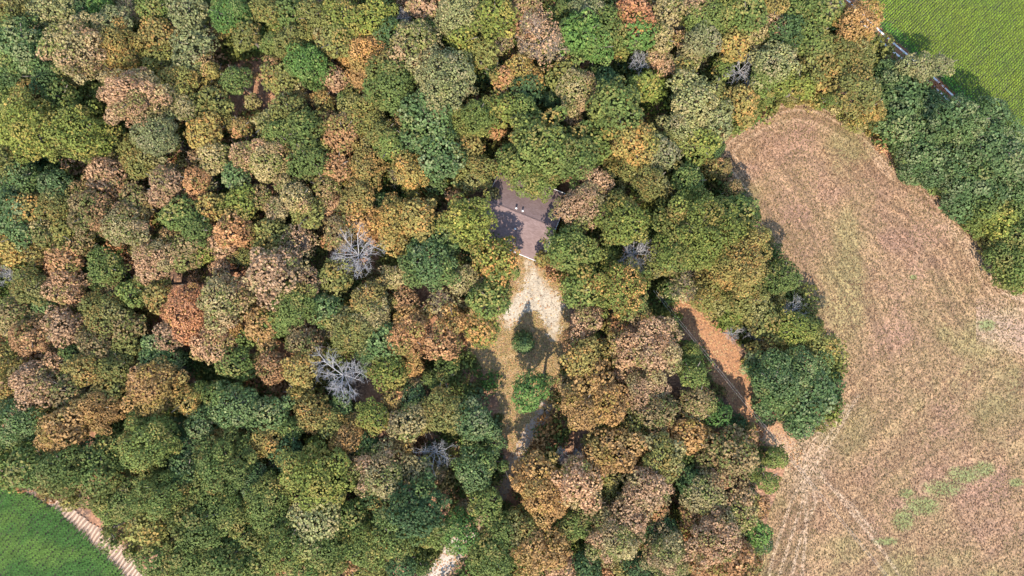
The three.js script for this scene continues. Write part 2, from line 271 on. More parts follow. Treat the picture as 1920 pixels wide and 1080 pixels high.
function crownLobes(R, r) {                                              // a broad uneven top of many tufts, ragged at the rim, and a lower skirt
  const lobes = [], n = Math.round(clamp(9 + R * 7, 12, 58)), base = R * clamp(0.50 - R * 0.05, 0.19, 0.40), p = [0, 0, 0, 0, 0].map(() => r() * 6.3), e = 0.06 + 0.14 * r(), lean = (r() - 0.5) * 0.3;
  const rim = (a) => 1 + e * Math.sin(a * 2 + p[0]) + 0.12 * Math.sin(a * 3 + p[1]) + 0.09 * Math.sin(a * 5 + p[2]) + 0.06 * Math.sin(a * 9 + p[3]);
  for (let k = 0; k < n; k++) {
    const q = Math.sqrt((k + 0.5) / n), a = k * 2.39996 + r() * 0.7, lr = base * (0.6 + 0.85 * r()) * (q > 0.8 ? 0.8 : 1), d = (R - lr * 0.5) * q * rim(a) * (0.88 + 0.26 * r());
    lobes.push({ x: Math.cos(a) * d, y: R * (0.50 - 0.62 * Math.pow(q, 2.4) + (r() - 0.5) * 0.34 + lean * Math.cos(a + p[4]) * q), z: Math.sin(a) * d, r: lr });
  }
  for (let k = 0, m = Math.round(4 + R * 1.6); k < m; k++) { const a = k / m * 6.283 + r(), lr = base * (0.9 + 0.5 * r()), d = (R - lr) * (0.6 + 0.3 * r()) * rim(a); lobes.push({ x: Math.cos(a) * d, y: -R * (0.2 + 0.3 * r()), z: Math.sin(a) * d, r: lr }); }
  for (let k = 0, m = Math.round(2 + R * 1.2); k < m; k++) { const a = r() * 6.3, d = R * 0.6 * Math.sqrt(r()); lobes.push({ x: Math.cos(a) * d, y: R * (-0.12 + 0.2 * r()), z: Math.sin(a) * d, r: R * 0.3 }); }
  return lobes;
}
function coneLobes(R, h, r) {                                            // a young cedar, leafy down to the ground
  const lobes = [];
  for (let k = 0; k < 46; k++) { const t = (k + 0.5) / 46, y = h * (0.06 + 0.92 * t), w = R * Math.pow(1 - t, 0.8), a = k * 2.39996, lr = 0.25 + w * 0.34; lobes.push({ x: Math.cos(a) * (w - lr * 0.5) * (0.8 + 0.3 * r()), y, z: Math.sin(a) * (w - lr * 0.5) * (0.8 + 0.3 * r()), r: lr }); }
  return lobes;
}
const KIN = { green: 'olive', bright: 'green', bgreen: 'green', dgreen: 'green', pgreen: 'tan', olive: 'tan', umber: 'rust', ygreen: 'olive', gold: 'olive', orange: 'gold', rust: 'olive', red: 'rust', pink: 'tan', tan: 'pink', mixed: 'green' };
const crownCache = new Map();
function crownGeo(sp, R, variant, sparse) {
  const cls = [1.3, 1.9, 2.6, 3.4, 4.4, 5.6, 7.2].reduce((a, b) => (Math.abs(Math.log(b / R)) < Math.abs(Math.log(a / R)) ? b : a));
  const key = [sp, cls, variant, sparse].join();
  if (!crownCache.has(key)) { const r = rng(Math.floor(hash(sp.length * 7 + sp.charCodeAt(1), Math.round(cls * 10), variant * 3 + 11) * 4e9)); crownCache.set(key, leafCloud(crownLobes(cls, r), SP[sp].c, r, (cls < 2.2 ? 0.29 : 0.34) * (0.86 + 0.12 * ((sp.charCodeAt(0) + variant) % 4)), sparse ? 0.3 : 1.25, 0.78, SP[KIN[sp]].c)); }
  return [crownCache.get(key), R / cls];
}
const barkMap = paint(256, 2, 2, (x, z, c) => { const n = fbm(x * 8, z * 3, 2, 4, 0); mixc(c, [0.10, 0.075, 0.055], [0.22, 0.18, 0.14], n); });
const bark = std({ map: barkMap, name: 'bark' });
const deadMap = paint(256, 2, 2, (x, z, c) => { const n = fbm(x * 6, z * 3, 12, 4, 0); mixc(c, [0.22, 0.195, 0.18], [0.42, 0.385, 0.36], n); });
const deadwood = std({ map: deadMap, name: 'bleached wood' }), deadTan = std({ map: deadMap, color: new THREE.Color().setRGB(0.85, 0.68, 0.52), name: 'tan dead wood' });
function limb(a, b, r0, r1, sides = 5, sag = 0) {
  const mid = a.clone().lerp(b, 0.5); mid.y += sag;
  const P = [], I = [], UV = [], pts = [a, mid, b], rad = [r0, (r0 + r1) / 2, r1], d = b.clone().sub(a).normalize(), u = new THREE.Vector3(0.31, 0.2, 0.93).cross(d).normalize(), w = new THREE.Vector3().crossVectors(d, u);
  for (let i = 0; i < 3; i++) for (let k = 0; k < sides; k++) { const t = k / sides * Math.PI * 2; P.push(pts[i].x + (u.x * Math.cos(t) + w.x * Math.sin(t)) * rad[i], pts[i].y + (u.y * Math.cos(t) + w.y * Math.sin(t)) * rad[i], pts[i].z + (u.z * Math.cos(t) + w.z * Math.sin(t)) * rad[i]); UV.push(k / sides, i); }
  for (let i = 0; i < 2; i++) for (let k = 0; k < sides; k++) { const x = i * sides + k, y = i * sides + (k + 1) % sides; I.push(x, y, x + sides, y, y + sides, x + sides); }
  const g = new THREE.BufferGeometry(); g.setAttribute('position', new THREE.Float32BufferAttribute(P, 3)); g.setAttribute('uv', new THREE.Float32BufferAttribute(UV, 2)); g.setIndex(I); g.computeVertexNormals();
  return g;
}
const V = (x, y, z) => new THREE.Vector3(x, y, z);
const trunkGeos = [0, 1, 2, 3].map((s) => { // unit height 1 to the crown's middle, limbs inside the crown
  const r = rng(500 + s), gs = [limb(V(0, -0.03, 0), V((r() - 0.5) * 0.04, 0.55, (r() - 0.5) * 0.04), 0.05, 0.036, 7), limb(V(0, 0.52, 0), V((r() - 0.5) * 0.1, 1.12, (r() - 0.5) * 0.1), 0.036, 0.012, 6)];
  for (let k = 0; k < 6; k++) { const a = k * 1.05 + r(), y = 0.5 + 0.08 * k; gs.push(limb(V(0, y, 0), V(Math.cos(a) * 0.34, y + 0.3, Math.sin(a) * 0.34), 0.022, 0.007, 4, 0.03)); }
  return mergeGeometries(gs);
});
// a leafless tree: trunk and several limbs, each with its own twigs
function bareLimb(r, R, a0, y0, fine) {
  const gs = [];
  const grow = (p, dir, len, rad, depth) => {
    const end = p.clone().addScaledVector(dir, len); gs.push(limb(p, end, rad, rad * 0.55, depth > 1 ? 5 : 3, len * 0.06 * (r() - 0.3)));
    if (depth === 0) return;
    const n = depth > 1 ? 5 : fine;
    for (let k = 0; k < n; k++) {
      const t = 0.35 + 0.65 * (k + r() * 0.5) / n, d = dir.clone(), s = V(r() - 0.5, (r() - 0.35) * 0.7, r() - 0.5).normalize();
      d.addScaledVector(s, 1.05).normalize();
      grow(p.clone().lerp(end, Math.min(1, t)), d, len * (0.42 + 0.25 * r()), rad * 0.5, depth - 1);
    }
  };
  grow(V(0, y0, 0), V(Math.cos(a0), 0.55 + 0.5 * r(), Math.sin(a0)).normalize(), R * (0.45 + 0.6 * r()), clamp(R * 0.019, 0.04, 0.095), 3);
  return mergeGeometries(gs);
}

// ---------- the wood: kind, x, y and crown radius in photograph pixels ----------
const listed = [];
function T(sp, ...xyr) { for (let i = 0; i < xyr.length; i += 3) listed.push({ sp, px: xyr[i], py: xyr[i + 1], r: xyr[i + 2] }); }
const bare = [];
function BARE(style, px, py, r, label) { bare.push({ style, px, py, r, label }); }
// upper left
T('olive', 20, 20, 32, 528, 150, 28, 330, 160, 30, 400, 190, 27, 265, 300, 31, 15, 302, 26, 500, 20, 25, 590, 30, 25, 540, 80, 25, 565, 68, 22, 630, 76, 29, 300, 112, 24, 460, 62, 26);
T('pgreen', 95, 15, 29, 210, 45, 30, 360, 92, 33, 350, 22, 32, 290, 250, 37, 860, 30, 38);
T('dgreen', 157, 22, 21, 25, 145, 28, 85, 140, 26, 730, 65, 25, 985, 168, 27, 1135, 155, 22, 1480, 60, 28);
T('bright', 190, 10, 21, 580, 125, 38, 430, 30, 30, 1090, 62, 34);
T('tan', 145, 92, 54, 340, 202, 22, 400, 300, 27, 500, 300, 37, 775, 85, 42, 1080, 170, 37, 540, 350, 21, 560, 375, 28);
T('bgreen', 40, 85, 48, 45, 330, 29, 105, 346, 25, 440, 330, 21, 800, 220, 45, 830, 290, 42, 770, 262, 27);
T('gold', 227, 90, 37, 295, 65, 27, 60, 172, 25, 385, 250, 31, 690, 315, 31, 770, 320, 31, 605, 190, 19, 975, 130, 25, 880, 275, 24);
T('green', 290, 15, 28, 115, 180, 26, 440, 150, 25, 530, 55, 19, 545, 25, 26, 730, 155, 46, 575, 245, 37, 520, 250, 25, 580, 300, 31, 800, 55, 23, 890, 225, 37, 10, 190, 21, 730, 272, 25);
T('pink', 250, 180, 52, 200, 325, 29, 310, 345, 27, 460, 290, 26, 630, 150, 22, 800, 15, 25, 985, 10, 24);
T('ygreen', 60, 240, 56, 22, 222, 32, 150, 248, 50, 650, 42, 37, 700, 36, 35, 620, 18, 21, 930, 35, 35, 868, 76, 27, 940, 208, 25);
T('rust', 392, 150, 13, 370, 340, 21, 430, 230, 14, 640, 250, 31, 620, 224, 18, 945, 150, 20, 560, 180, 15, 630, 312, 24, 755, 285, 14);
T('orange', 690, 105, 38, 690, 150, 25, 605, 70, 17);
T('olive', 900, 100, 27, 540, 205, 25, 680, 215, 37, 715, 250, 27, 890, 325, 38, 500, 230, 20, 610, 350, 21);
T('pgreen', 830, 150, 56);
// upper middle and right
T('green', 1140, 60, 33, 1155, 202, 46, 980, 212, 27, 1010, 275, 70, 1070, 292, 50, 1105, 275, 34, 1340, 30, 37, 1400, 26, 35, 1500, 26, 31, 1540, 20, 29, 1520, 76, 31, 1430, 150, 23, 960, 300, 34, 985, 330, 38, 1290, 340, 27);
T('bright', 1075, 72, 26, 1120, 88, 26, 1200, 62, 27);
T('pgreen', 1100, 20, 25, 1300, 190, 40, 1340, 225, 29, 1235, 290, 30, 1450, 120, 33, 1280, 240, 29, 1320, 76, 28);
T('red', 1190, 25, 34, 1730, 150, 7);
T('tan', 1255, 20, 25, 1290, 110, 23, 1240, 72, 22, 1410, 65, 24);
T('pink', 1310, 12, 20, 1455, 42, 20, 1230, 110, 17);
T('gold', 1375, 85, 25, 1185, 265, 41, 1135, 285, 18, 1330, 310, 16, 1390, 196, 31, 1455, 10, 21, 1550, 140, 27, 1630, 205, 21, 1000, 150, 20);
T('ygreen', 1207, 165, 25, 1310, 270, 29, 1470, 150, 29, 1505, 160, 22);
T('olive', 1060, 140, 25, 1180, 312, 29, 1220, 345, 29, 1530, 110, 31, 1570, 92, 25, 1600, 108, 31, 1605, 170, 35, 1590, 130, 22, 1260, 258, 22, 1340, 180, 24);
T('orange', 1612, 46, 36);
T('bgreen', 1668, 138, 22, 1665, 162, 27, 1700, 162, 31, 1680, 200, 34, 1722, 195, 31, 1752, 210, 31, 1782, 218, 31, 1690, 240, 34, 1732, 245, 31, 1765, 255, 31, 1812, 228, 29, 1850, 218, 31, 1840, 260, 31, 1880, 246, 31, 1722, 290, 33, 1770, 300, 40, 1822, 300, 36, 1870, 290, 34, 1905, 300, 30, 1712, 322, 22, 1800, 345, 33, 1850, 345, 35, 1900, 350, 34, 1745, 325, 24, 1800, 385, 26);
T('pgreen', 1732, 128, 20, 1762, 124, 17, 1702, 122, 17);
T('green', 1850, 385, 30, 1905, 510, 36, 1880, 478, 30, 1910, 440, 32, 1830, 420, 20, 1898, 395, 26);
T('ygreen', 1868, 412, 28);
// left middle
T('bgreen', 20, 400, 37, 40, 440, 25, 85, 570, 22, 300, 665, 33, 30, 790, 41, 440, 762, 42, 380, 790, 31, 820, 440, 31, 805, 495, 48, 610, 580, 28, 720, 640, 33, 500, 780, 35, 690, 660, 20);
T('gold', 50, 395, 27, 400, 390, 27, 300, 560, 27, 170, 690, 37, 15, 730, 21, 60, 756, 18, 350, 750, 22, 670, 372, 31, 735, 410, 31, 785, 410, 33, 740, 450, 25, 690, 562, 30, 565, 690, 31, 590, 775, 33, 430, 818, 26, 500, 826, 31, 30, 462, 28);
T('olive', 110, 385, 31, 170, 400, 37, 250, 375, 25, 355, 468, 33, 95, 447, 25, 150, 462, 19, 60, 540, 29, 200, 590, 33, 180, 640, 31, 240, 612, 27, 215, 690, 25, 130, 735, 27, 210, 730, 29, 640, 430, 31, 510, 440, 31, 580, 400, 27, 500, 480, 21, 630, 520, 33, 660, 615, 37, 570, 640, 29, 620, 600, 20, 30, 580, 27, 235, 650, 24, 130, 430, 25);
T('tan', 235, 422, 37, 425, 565, 46, 75, 432, 22, 740, 520, 21, 870, 525, 29, 700, 582, 31, 765, 792, 31, 20, 605, 22, 210, 706, 18);
T('green', 340, 400, 31, 200, 500, 29, 250, 550, 25, 440, 680, 31, 550, 570, 37, 520, 602, 27, 370, 430, 24, 830, 705, 16, 545, 802, 23, 405, 735, 22);
T('ygreen', 455, 376, 27, 730, 700, 31, 380, 470, 22, 700, 782, 29);
T('pink', 310, 366, 25, 420, 455, 25, 290, 490, 37, 415, 506, 16, 125, 540, 33, 120, 612, 33, 320, 630, 27, 400, 645, 33, 60, 712, 29, 280, 712, 30, 515, 515, 47, 575, 530, 25, 620, 380, 21, 70, 728, 34, 570, 606, 25, 100, 682, 20);
T('rust', 270, 390, 17, 440, 430, 31, 120, 490, 27, 55, 630, 27, 760, 560, 23, 765, 632, 33, 830, 640, 40, 740, 745, 20, 510, 690, 25, 265, 535, 14, 575, 660, 16);
T('red', 352, 585, 40);
T('orange', 440, 620, 17, 682, 415, 27, 490, 610, 27, 770, 600, 27, 850, 602, 29, 775, 682, 20, 290, 725, 46, 125, 802, 42, 185, 766, 37, 650, 816, 29, 755, 842, 20);
T('mixed', 930, 490, 47, 1165, 545, 50, 905, 618, 35);
// centre
T('green', 1012, 342, 34);
T('ygreen', 878, 412, 56, 1165, 415, 45, 1310, 430, 70, 1372, 586, 26);
T('green', 1075, 470, 58, 1260, 470, 35, 920, 560, 41, 1090, 545, 37, 1300, 702, 29, 1380, 408, 36, 1465, 520, 31);
T('pink', 1110, 345, 36, 1090, 388, 46, 1100, 602, 31, 1228, 650, 58, 1180, 655, 32);
T('gold', 1385, 490, 56, 1090, 672, 35, 1330, 515, 28);
T('olive', 1220, 500, 24, 1330, 560, 37, 1400, 560, 41, 1430, 602, 37, 1540, 655, 31, 1250, 500, 20);
T('ygreen', 1490, 622, 37, 1536, 800, 11);
T('bgreen', 1455, 715, 52, 1510, 740, 54, 1500, 690, 40, 1430, 690, 34, 1500, 790, 30, 1440, 760, 30);
T('orange', 1440, 646, 17);
T('rust', 1075, 640, 24, 1155, 610, 20);
T('bright', 990, 735, 35, 1345, 775, 27);
T('bgreen', 1024, 712, 14);
listed.push({ sp: 'green', px: 983, py: 648, r: 21, cone: true });
// lower left
T('green', 280, 832, 54, 60, 872, 35, 120, 882, 44, 190, 882, 41, 420, 872, 54, 310, 926, 48, 250, 935, 31, 210, 950, 29, 380, 985, 46, 430, 960, 37, 460, 1004, 35, 360, 1052, 41, 300, 1052, 33, 420, 1052, 41, 500, 930, 37, 510, 975, 31, 540, 1020, 41, 620, 1030, 41, 690, 1020, 41, 740, 1010, 37, 810, 1000, 29, 560, 1066, 31, 490, 1060, 31, 660, 970, 31, 910, 945, 32, 920, 1040, 46, 935, 990, 29, 220, 838, 33);
T('bgreen', 175, 850, 26, 886, 790, 42, 890, 876, 44, 350, 880, 28, 350, 840, 24, 470, 900, 28);
T('dgreen', 775, 950, 55, 750, 1060, 25, 700, 930, 22, 540, 850, 27, 690, 830, 20);
T('olive', 280, 985, 34, 830, 772, 35, 700, 1056, 24, 620, 795, 22);
T('ygreen', 595, 896, 60);
T('tan', 715, 885, 45, 780, 882, 27);
T('pgreen', 590, 972, 46);
T('gold', 715, 936, 25);
T('bright', 865, 1000, 35, 600, 1066, 22);
T('bgreen', 770, 745, 23, 640, 760, 18);
// lower middle and right
T('orange', 1110, 715, 42, 1090, 765, 40, 1140, 760, 36, 1155, 842, 46, 1290, 816, 27, 1000, 890, 41, 1020, 932, 40, 1010, 1030, 47);
T('pink', 1210, 735, 37, 1085, 905, 45, 1215, 910, 41, 1180, 960, 39, 1340, 1010, 48, 1350, 895, 21, 1305, 768, 22);
T('olive', 1230, 772, 37, 1310, 750, 35, 1240, 850, 41, 1375, 850, 50, 1110, 947, 27, 985, 990, 37, 1190, 800, 24);
T('tan', 1320, 922, 35, 1250, 1032, 39, 1385, 960, 37, 1260, 1070, 26, 1150, 1010, 42);
T('green', 1075, 985, 31, 1440, 905, 22, 1410, 880, 20);
T('dgreen', 1235, 998, 28, 1295, 905, 24, 1100, 1062, 26, 1195, 1058, 24);
T('bright', 1420, 1000, 22);
T('rust', 1380, 1050, 35, 1300, 965, 24, 1420, 950, 20, 1330, 1066, 28, 1120, 870, 22, 1400, 1085, 26);
T('pink', 1050, 1066, 26, 1225, 985, 16);
// the leafless ones
BARE('white', 670, 478, 48, 'bleached dead tree with wide spreading limbs, midway along the wood left of the roof');
BARE('white', 640, 705, 52, 'largest bleached dead tree, a pale sprawl of bare limbs in the lower wood');
BARE('white', 1190, 475, 42, 'round grey leafless tree with radiating twigs, just right of the house');
BARE('tan', 1015, 75, 50, 'broad tan leafless crown at the top edge above the house');
BARE('white', 815, 850, 34, 'bleached dead tree below the lawn and left of the drive');
BARE('white', 705, 675, 20, 'small white dead tree beside the largest bleached one');
BARE('white', 760, 32, 20, 'small white dead tree near the top edge between pale crowns');
BARE('white', 1200, 112, 26, 'thin white leafless tree above the orange gap at the top');
BARE('white', 1390, 130, 32, 'grey leafless tree above the rounded end of the mown field');
BARE('white', 1485, 115, 22, 'lilac grey bare bush above the rounded end of the mown field');
BARE('white', 1488, 585, 29, 'lilac grey leafless shrub sticking out over the edge of the mown field');
BARE('tan', 560, 455, 36, 'thin brown leafless crown left of the bleached dead tree');
BARE('tan', 830, 565, 31, 'rusty brown nearly leafless crown at the upper left of the lawn');
BARE('tan', 700, 540, 20, 'small round lilac brown bare crown below the bleached dead tree');
BARE('tan', 1280, 540, 30, 'tan leafless thicket at the head of the rusty track');
BARE('white', 1375, 627, 21, 'upper of two pale bare shrubs beside the rusty track');
BARE('white', 1414, 626, 18, 'smaller pale bare shrub further from the rusty track');
BARE('white', 1055, 850, 19, 'pale bare shrub nearer the drive, one of two side by side');
BARE('white', 1085, 856, 19, 'pale bare shrub further from the drive, one of two side by side');
BARE('white', 15, 515, 22, 'grey bare tree cut by the left edge of the photo');
BARE('tan', 238, 20, 24, 'lilac tan bare crown at the top edge near the top left corner');
BARE('tan', 650, 870, 24, 'small lilac bare crown beside the big yellow green tree in the lower wood');
BARE('tan', 745, 330, 17, 'small pale bare tree above the golden crowns left of the roof');
BARE('tan', 605, 626, 17, 'small grey bare tree above the largest bleached dead tree');
BARE('tan', 940, 82, 22, 'tan bare crown next to the broad tan leafless tree at the top');
BARE('tan', 1420, 62, 22, 'tan bare crown near the top edge above the mown field');
BARE('white', 85, 728, 20, 'lilac grey bare crown among pink crowns by the left edge');
for (const t of listed) if (t.sp === 'olive' && t.py > 330 && t.py < 830 && t.px < 980 && hash(t.px, t.py, 5) < 0.55) t.sp = 'umber';
for (const t of listed) if (t.sp === 'olive' && t.px > 960 && t.py > 700 && hash(t.px, t.py, 6) < 0.5) t.sp = 'umber';

const R0 = rng(4242);
// small trees that close the gaps of the canopy, coloured like what grows round them
{
  const S = 8, gw = 240, gh = 135, cover = new Uint8Array(gw * gh);
  const mark = (px, py, r) => { for (let j = Math.max(0, Math.floor((py - r) / S)); j <= Math.min(gh - 1, (py + r) / S); j++) for (let i = Math.max(0, Math.floor((px - r) / S)); i <= Math.min(gw - 1, (px + r) / S); i++) if (Math.hypot((i + 0.5) * S - px, (j + 0.5) * S - py) < r) cover[j * gw + i] = 1; };
  for (const t of listed) mark(t.px, t.py, t.r * 0.95); for (const t of bare) mark(t.px, t.py, t.r * 0.9);
  const gapDark = [[370, 690, 26], [90, 300, 24], [195, 230, 24], [65, 40, 16], [1225, 545, 24], [545, 833, 20], [1260, 945, 26], [840, 920, 30], [1237, 150, 22], [1255, 190, 26], [1100, 240, 30], [980, 145, 14], [1130, 1040, 30], [1200, 1000, 18], [70, 800, 22], [900, 690, 60], [1010, 830, 60], [950, 330, 26], [940, 420, 30], [985, 430, 60], [1000, 560, 70], [1345, 345, 24], [690, 840, 18], [650, 600, 8], [1040, 370, 14], [700, 860, 16], [1650, 140, 16], [1790, 150, 50], [1740, 170, 18], [1660, 90, 30], [1590, 15, 20], [1370, 620, 16], [1215, 240, 14]];
  for (const [x, y, r] of gapDark) mark(x, y, r);
  const spots = [];
  for (let k = 0; k < 5000 && spots.length < 190; k++) {
    const px = R0() * 1900 + 10, py = R0() * 1060 + 10, r = 11 + R0() * 11;
    if (cover[Math.floor(py / S) * gw + Math.floor(px / S)] || openAt(px, py) || inside(roofQuad, px, py)) continue;
    let near = null, bd = 1e9; for (const t of listed) { const d = Math.hypot(t.px - px, t.py - py) - t.r * 0.3; if (d < bd) { bd = d; near = t; } }
    const q = R0(); spots.push({ sp: q < 0.5 ? near.sp : q < 0.62 ? 'olive' : q < 0.74 ? 'umber' : q < 0.82 ? 'rust' : q < 0.94 ? 'green' : 'dgreen', px, py, r, young: true }); mark(px, py, r * 0.95);
  }
  listed.push(...spots);
}
// scrub along the edge of the mown field and the upper crop
{
  const q = rng(88), line = stubbleEdge.slice(Math.floor(stubbleEdge.length * 0.5), Math.floor(stubbleEdge.length * 0.86));
  for (let k = 0; k < line.length; k += 1) { const [x, y] = line[k], n = 1; for (let j = 0; j < n; j++) { const o = 6 + q() * 22; listed.push({ sp: ['tan', 'olive', 'rust', 'gold', 'green'][Math.floor(q() * 5)], px: x + o * 0.75 + (q() - 0.5) * 10, py: y - o * 0.66 + (q() - 0.5) * 10, r: 6 + q() * 7, shrub: true }); } }
}

// ---------- labels that single each tree out ----------
const marks = [[978, 415, 'the brown roof'], [1005, 560, 'the pale sandy yard'], [990, 735, 'the lone lawn tree'], [670, 478, 'the bleached dead tree midway'], [640, 705, 'the largest bleached tree'], [1190, 475, 'the round grey leafless tree'], [1015, 75, 'the broad tan leafless crown'], [815, 850, 'the dead tree beside the drive'], [1480, 215, "the mown field's rounded end"], [1340, 650, 'the rusty track'], [1608, 46, 'the big orange tree by the crop'], [1490, 840, 'the field entrance'], [352, 585, 'the rust red crown'], [820, 1055, 'the gravel road'], [90, 1000, 'the lower crop'], [1820, 130, 'the upper crop'], [145, 92, 'the big tan crown top left'], [515, 515, 'the big pink crown'], [290, 725, 'the broad orange crown'], [690, 120, 'the golden orange crown'], [1190, 25, 'the rust red crown up top'], [1390, 130, 'the highest grey leafless tree'], [595, 896, 'the big yellow green tree'], [1340, 1010, "the mown field's lower end"], [1880, 540, 'the hedge end at the edge'], [0, 540, 'the left edge middle'], [0, 0, 'the top left corner'], [480, 0, 'the top edge quarter point'], [480, 1080, 'the bottom edge quarter point'], [1160, 1080, 'the bottom edge past the road'], [300, 300, 'the pink crown pair'], [1240, 850, 'the golden olive crown']];
const dirs = ['right of', 'lower right of', 'below', 'lower left of', 'left of', 'upper left of', 'above', 'upper right of'];
const nth = ['nearest', 'second nearest', 'third nearest', 'fourth nearest', 'fifth nearest', 'sixth nearest', 'seventh nearest', 'eighth nearest', 'ninth nearest', 'tenth nearest', 'eleventh nearest', 'twelfth nearest'];
function describe(list) {
  const by = new Map();
  for (const t of list) {
    const size = t.shrub ? 'low' : t.r < 16 ? 'tiny' : t.r < 25 ? 'small' : t.r < 38 ? 'medium' : t.r < 52 ? 'large' : 'huge', noun = t.shrub ? 'shrub' : t.young ? 'young tree' : 'tree';
    let best = null, bd = 1e9; for (const m of marks) { const d = Math.hypot(m[0] - t.px, m[1] - t.py); if (d < bd) { bd = d; best = m; } }
    const dir = bd < 26 ? 'at' : dirs[((Math.round(Math.atan2(t.py - best[1], t.px - best[0]) / (Math.PI / 4)) % 8) + 8) % 8];
    t.dist = bd; t.base = `${size} ${SP[t.sp].word} ${noun} ${dir} ${best[2]}`;
    by.set(t.base, [...(by.get(t.base) ?? []), t]);
  }
  for (const ts of by.values()) { ts.sort((a, b) => a.dist - b.dist); ts.forEach((t, i) => { t.label = ts.length > 1 ? t.base + ', ' + (nth[i] ?? 'furthest') : t.base; }); }
}
describe(listed);

// ---------- build the trees ----------
const AUTUMN = new Set(['gold', 'orange', 'rust', 'red', 'pink', 'tan', 'mixed']);
const tints = [[1, 1, 1], [0.86, 0.88, 0.9], [1.14, 1.1, 1.06]];
for (const t of listed) {
  let R = t.r * G * (t.cone ? 1 : t.young || t.shrub ? 1.1 : Math.min(edgeDist([...yard, yard[0]], t.px, t.py), edgeDist([...track, track[0]], t.px, t.py), edgeDist(roofQuad, t.px, t.py)) < 75 ? 0.98 : 1.15);
  let h = t.shrub ? R * 1.6 : t.px > 1640 && t.py < 560 && edgeDist(cropRight.slice(0, 8), t.px, t.py) > 42 ? clamp(2.5 + R * 1.3, 3.5, 8) : t.young ? 3 + R * 1.9 + R0() * 2.5 : clamp(5.2 + R * 1.75 + (R0() - 0.5) * 2.5, 3.5, 18);
  const ry = R * 0.7;
  let hc = Math.max(ry * 0.75, h - ry), [x, , z] = at(t.px, t.py, hc);
  for (let k = 0; k < 8 && hc > ry * 0.8 && openAt(x / G + 960, z / G + 540) && !openAt(t.px, t.py); k++) { hc *= 0.86; [x, , z] = at(t.px, t.py, hc); }   // no trunk stands in the field or on a road
  R *= (CAM_H - hc) / CAM_H;
  const kind = t.shrub ? 'shrub' : t.young ? 'young_tree' : AUTUMN.has(t.sp) ? 'autumn_tree' : 'broadleaf_tree';
  const o = thing(kind, t.label, t.shrub ? 'shrub' : 'tree', x, 0, z, R0() * Math.PI * 2, { shrub: 'shrubs along the field edge', young_tree: 'young trees filling gaps in the wood', autumn_tree: 'autumn coloured trees of the wood', broadleaf_tree: 'green trees of the wood' }[kind]);
  const tr = part('trunk', trunkGeos[Math.floor(R0() * 4)], bark, o); tr.scale.set(Math.max(hc, 1.2) * 0.85, hc, Math.max(hc, 1.2) * 0.85);
  if (t.cone) { tr.scale.set(1.6, hc * 0.9, 1.6); const q = rng(17), cr = part('crown', leafCloud(coneLobes(R * 1.05, 9.4, q), SP.green.c, q, 0.3, 1.2, 0.7, SP.bgreen.c), leaves(tints[0]), o); cr.userData = {}; continue; }
  const [g, s] = crownGeo(t.sp, R, Math.floor(R0() * (t.young || t.shrub ? 2 : 3)), false);
  const cr = part('crown', g, leaves(tints[Math.floor(R0() * 3)]), o); cr.position.y = hc; cr.scale.set(s * (0.92 + R0() * 0.18), s * (0.9 + R0() * 0.25), s * (0.92 + R0() * 0.18));
}
for (const t of bare) {
  const r = rng(Math.round(t.px * 7 + t.py)), R0m = t.r * G, hc = clamp(4 + R0m * 1.2, 3.5, 11), R = R0m * (CAM_H - hc) / CAM_H, [x, , z] = at(t.px, t.py, hc);
  const o = thing('bare_tree', t.label, 'bare tree', x, 0, z, 0, 'leafless trees of the wood'), mat = t.style === 'white' ? deadwood : deadTan;
  const y0 = hc - R * 0.35;
  part('trunk', mergeGeometries([limb(V(0, -0.1, 0), V(0.1, y0 + 0.25, 0.08), clamp(R * 0.07, 0.12, 0.32), clamp(R * 0.045, 0.07, 0.2), 8)]), mat, o);
  const n = R > 3.5 ? 13 : 9;
  for (let k = 0; k < n; k++) part('branch', bareLimb(r, R, k / n * Math.PI * 2 + r() * 0.6, y0 + (r() - 0.6) * R * 0.3, R > 3.5 ? 4 : 3), mat, o);
  if (t.style === 'tan') { const [g, s] = crownGeo(R > 3 ? 'pink' : 'tan', R, 4, true); const c = part('crown', g, leaves(tints[0]), o); c.position.y = hc; c.scale.set(s, s * 0.85, s); }
}

// ---------- undergrowth and crops ----------
function instanced(name, geo, mat, list, label) {
  const m = new THREE.InstancedMesh(geo, mat, list.length), M = new THREE.Matrix4(), q = new THREE.Quaternion(), up = V(0, 1, 0), c = new THREE.Color();
  list.forEach((e, i) => { M.compose(V(e.x, e.y ?? 0, e.z), q.setFromAxisAngle(up, e.a), V(e.s, e.sy ?? e.s, e.sz ?? e.s)); m.setMatrixAt(i, M); m.setColorAt(i, c.setRGB(...e.c)); });
  m.name = name; m.castShadow = m.receiveShadow = true; tag(m, label, null, null, 'stuff'); scene.add(m); return m;
}
const white = [[1, 1, 1], [1, 1, 1], [1.2, 1.15, 1], 0.1];
{
  const q = rng(31), list = [], geo = leafCloud(crownLobes(1.2, q), white, q, 0.3, 0.55);
  for (let k = 0; k < 20000 && list.length < 9000; k++) {
    const px = -80 + q() * 2080, py = -60 + q() * 1200;
    if (openAt(px, py) || inside(roofQuad, px, py)) continue;
    if (fbm(px / 90, py / 90, 3, 3) < 0.36) continue;
    let near = null, bd = 1e9; for (const t of listed) { const d = Math.hypot(t.px - px, t.py - py); if (d < bd) { bd = d; near = t; } }
    const pal = SP[q() < 0.5 ? near.sp : q() < 0.5 ? 'green' : 'olive'].c, [x, , z] = at(px, py), s = 0.5 + q() * q() * 1.9;
    list.push({ x, z, a: q() * 6.3, s, sy: s * 1.1, y: s * 0.75, c: pal[Math.floor(q() * 2)] });
  }
  instanced('undergrowth', geo, leaves([1, 1, 1]), list, 'low undergrowth between the trunks');
}
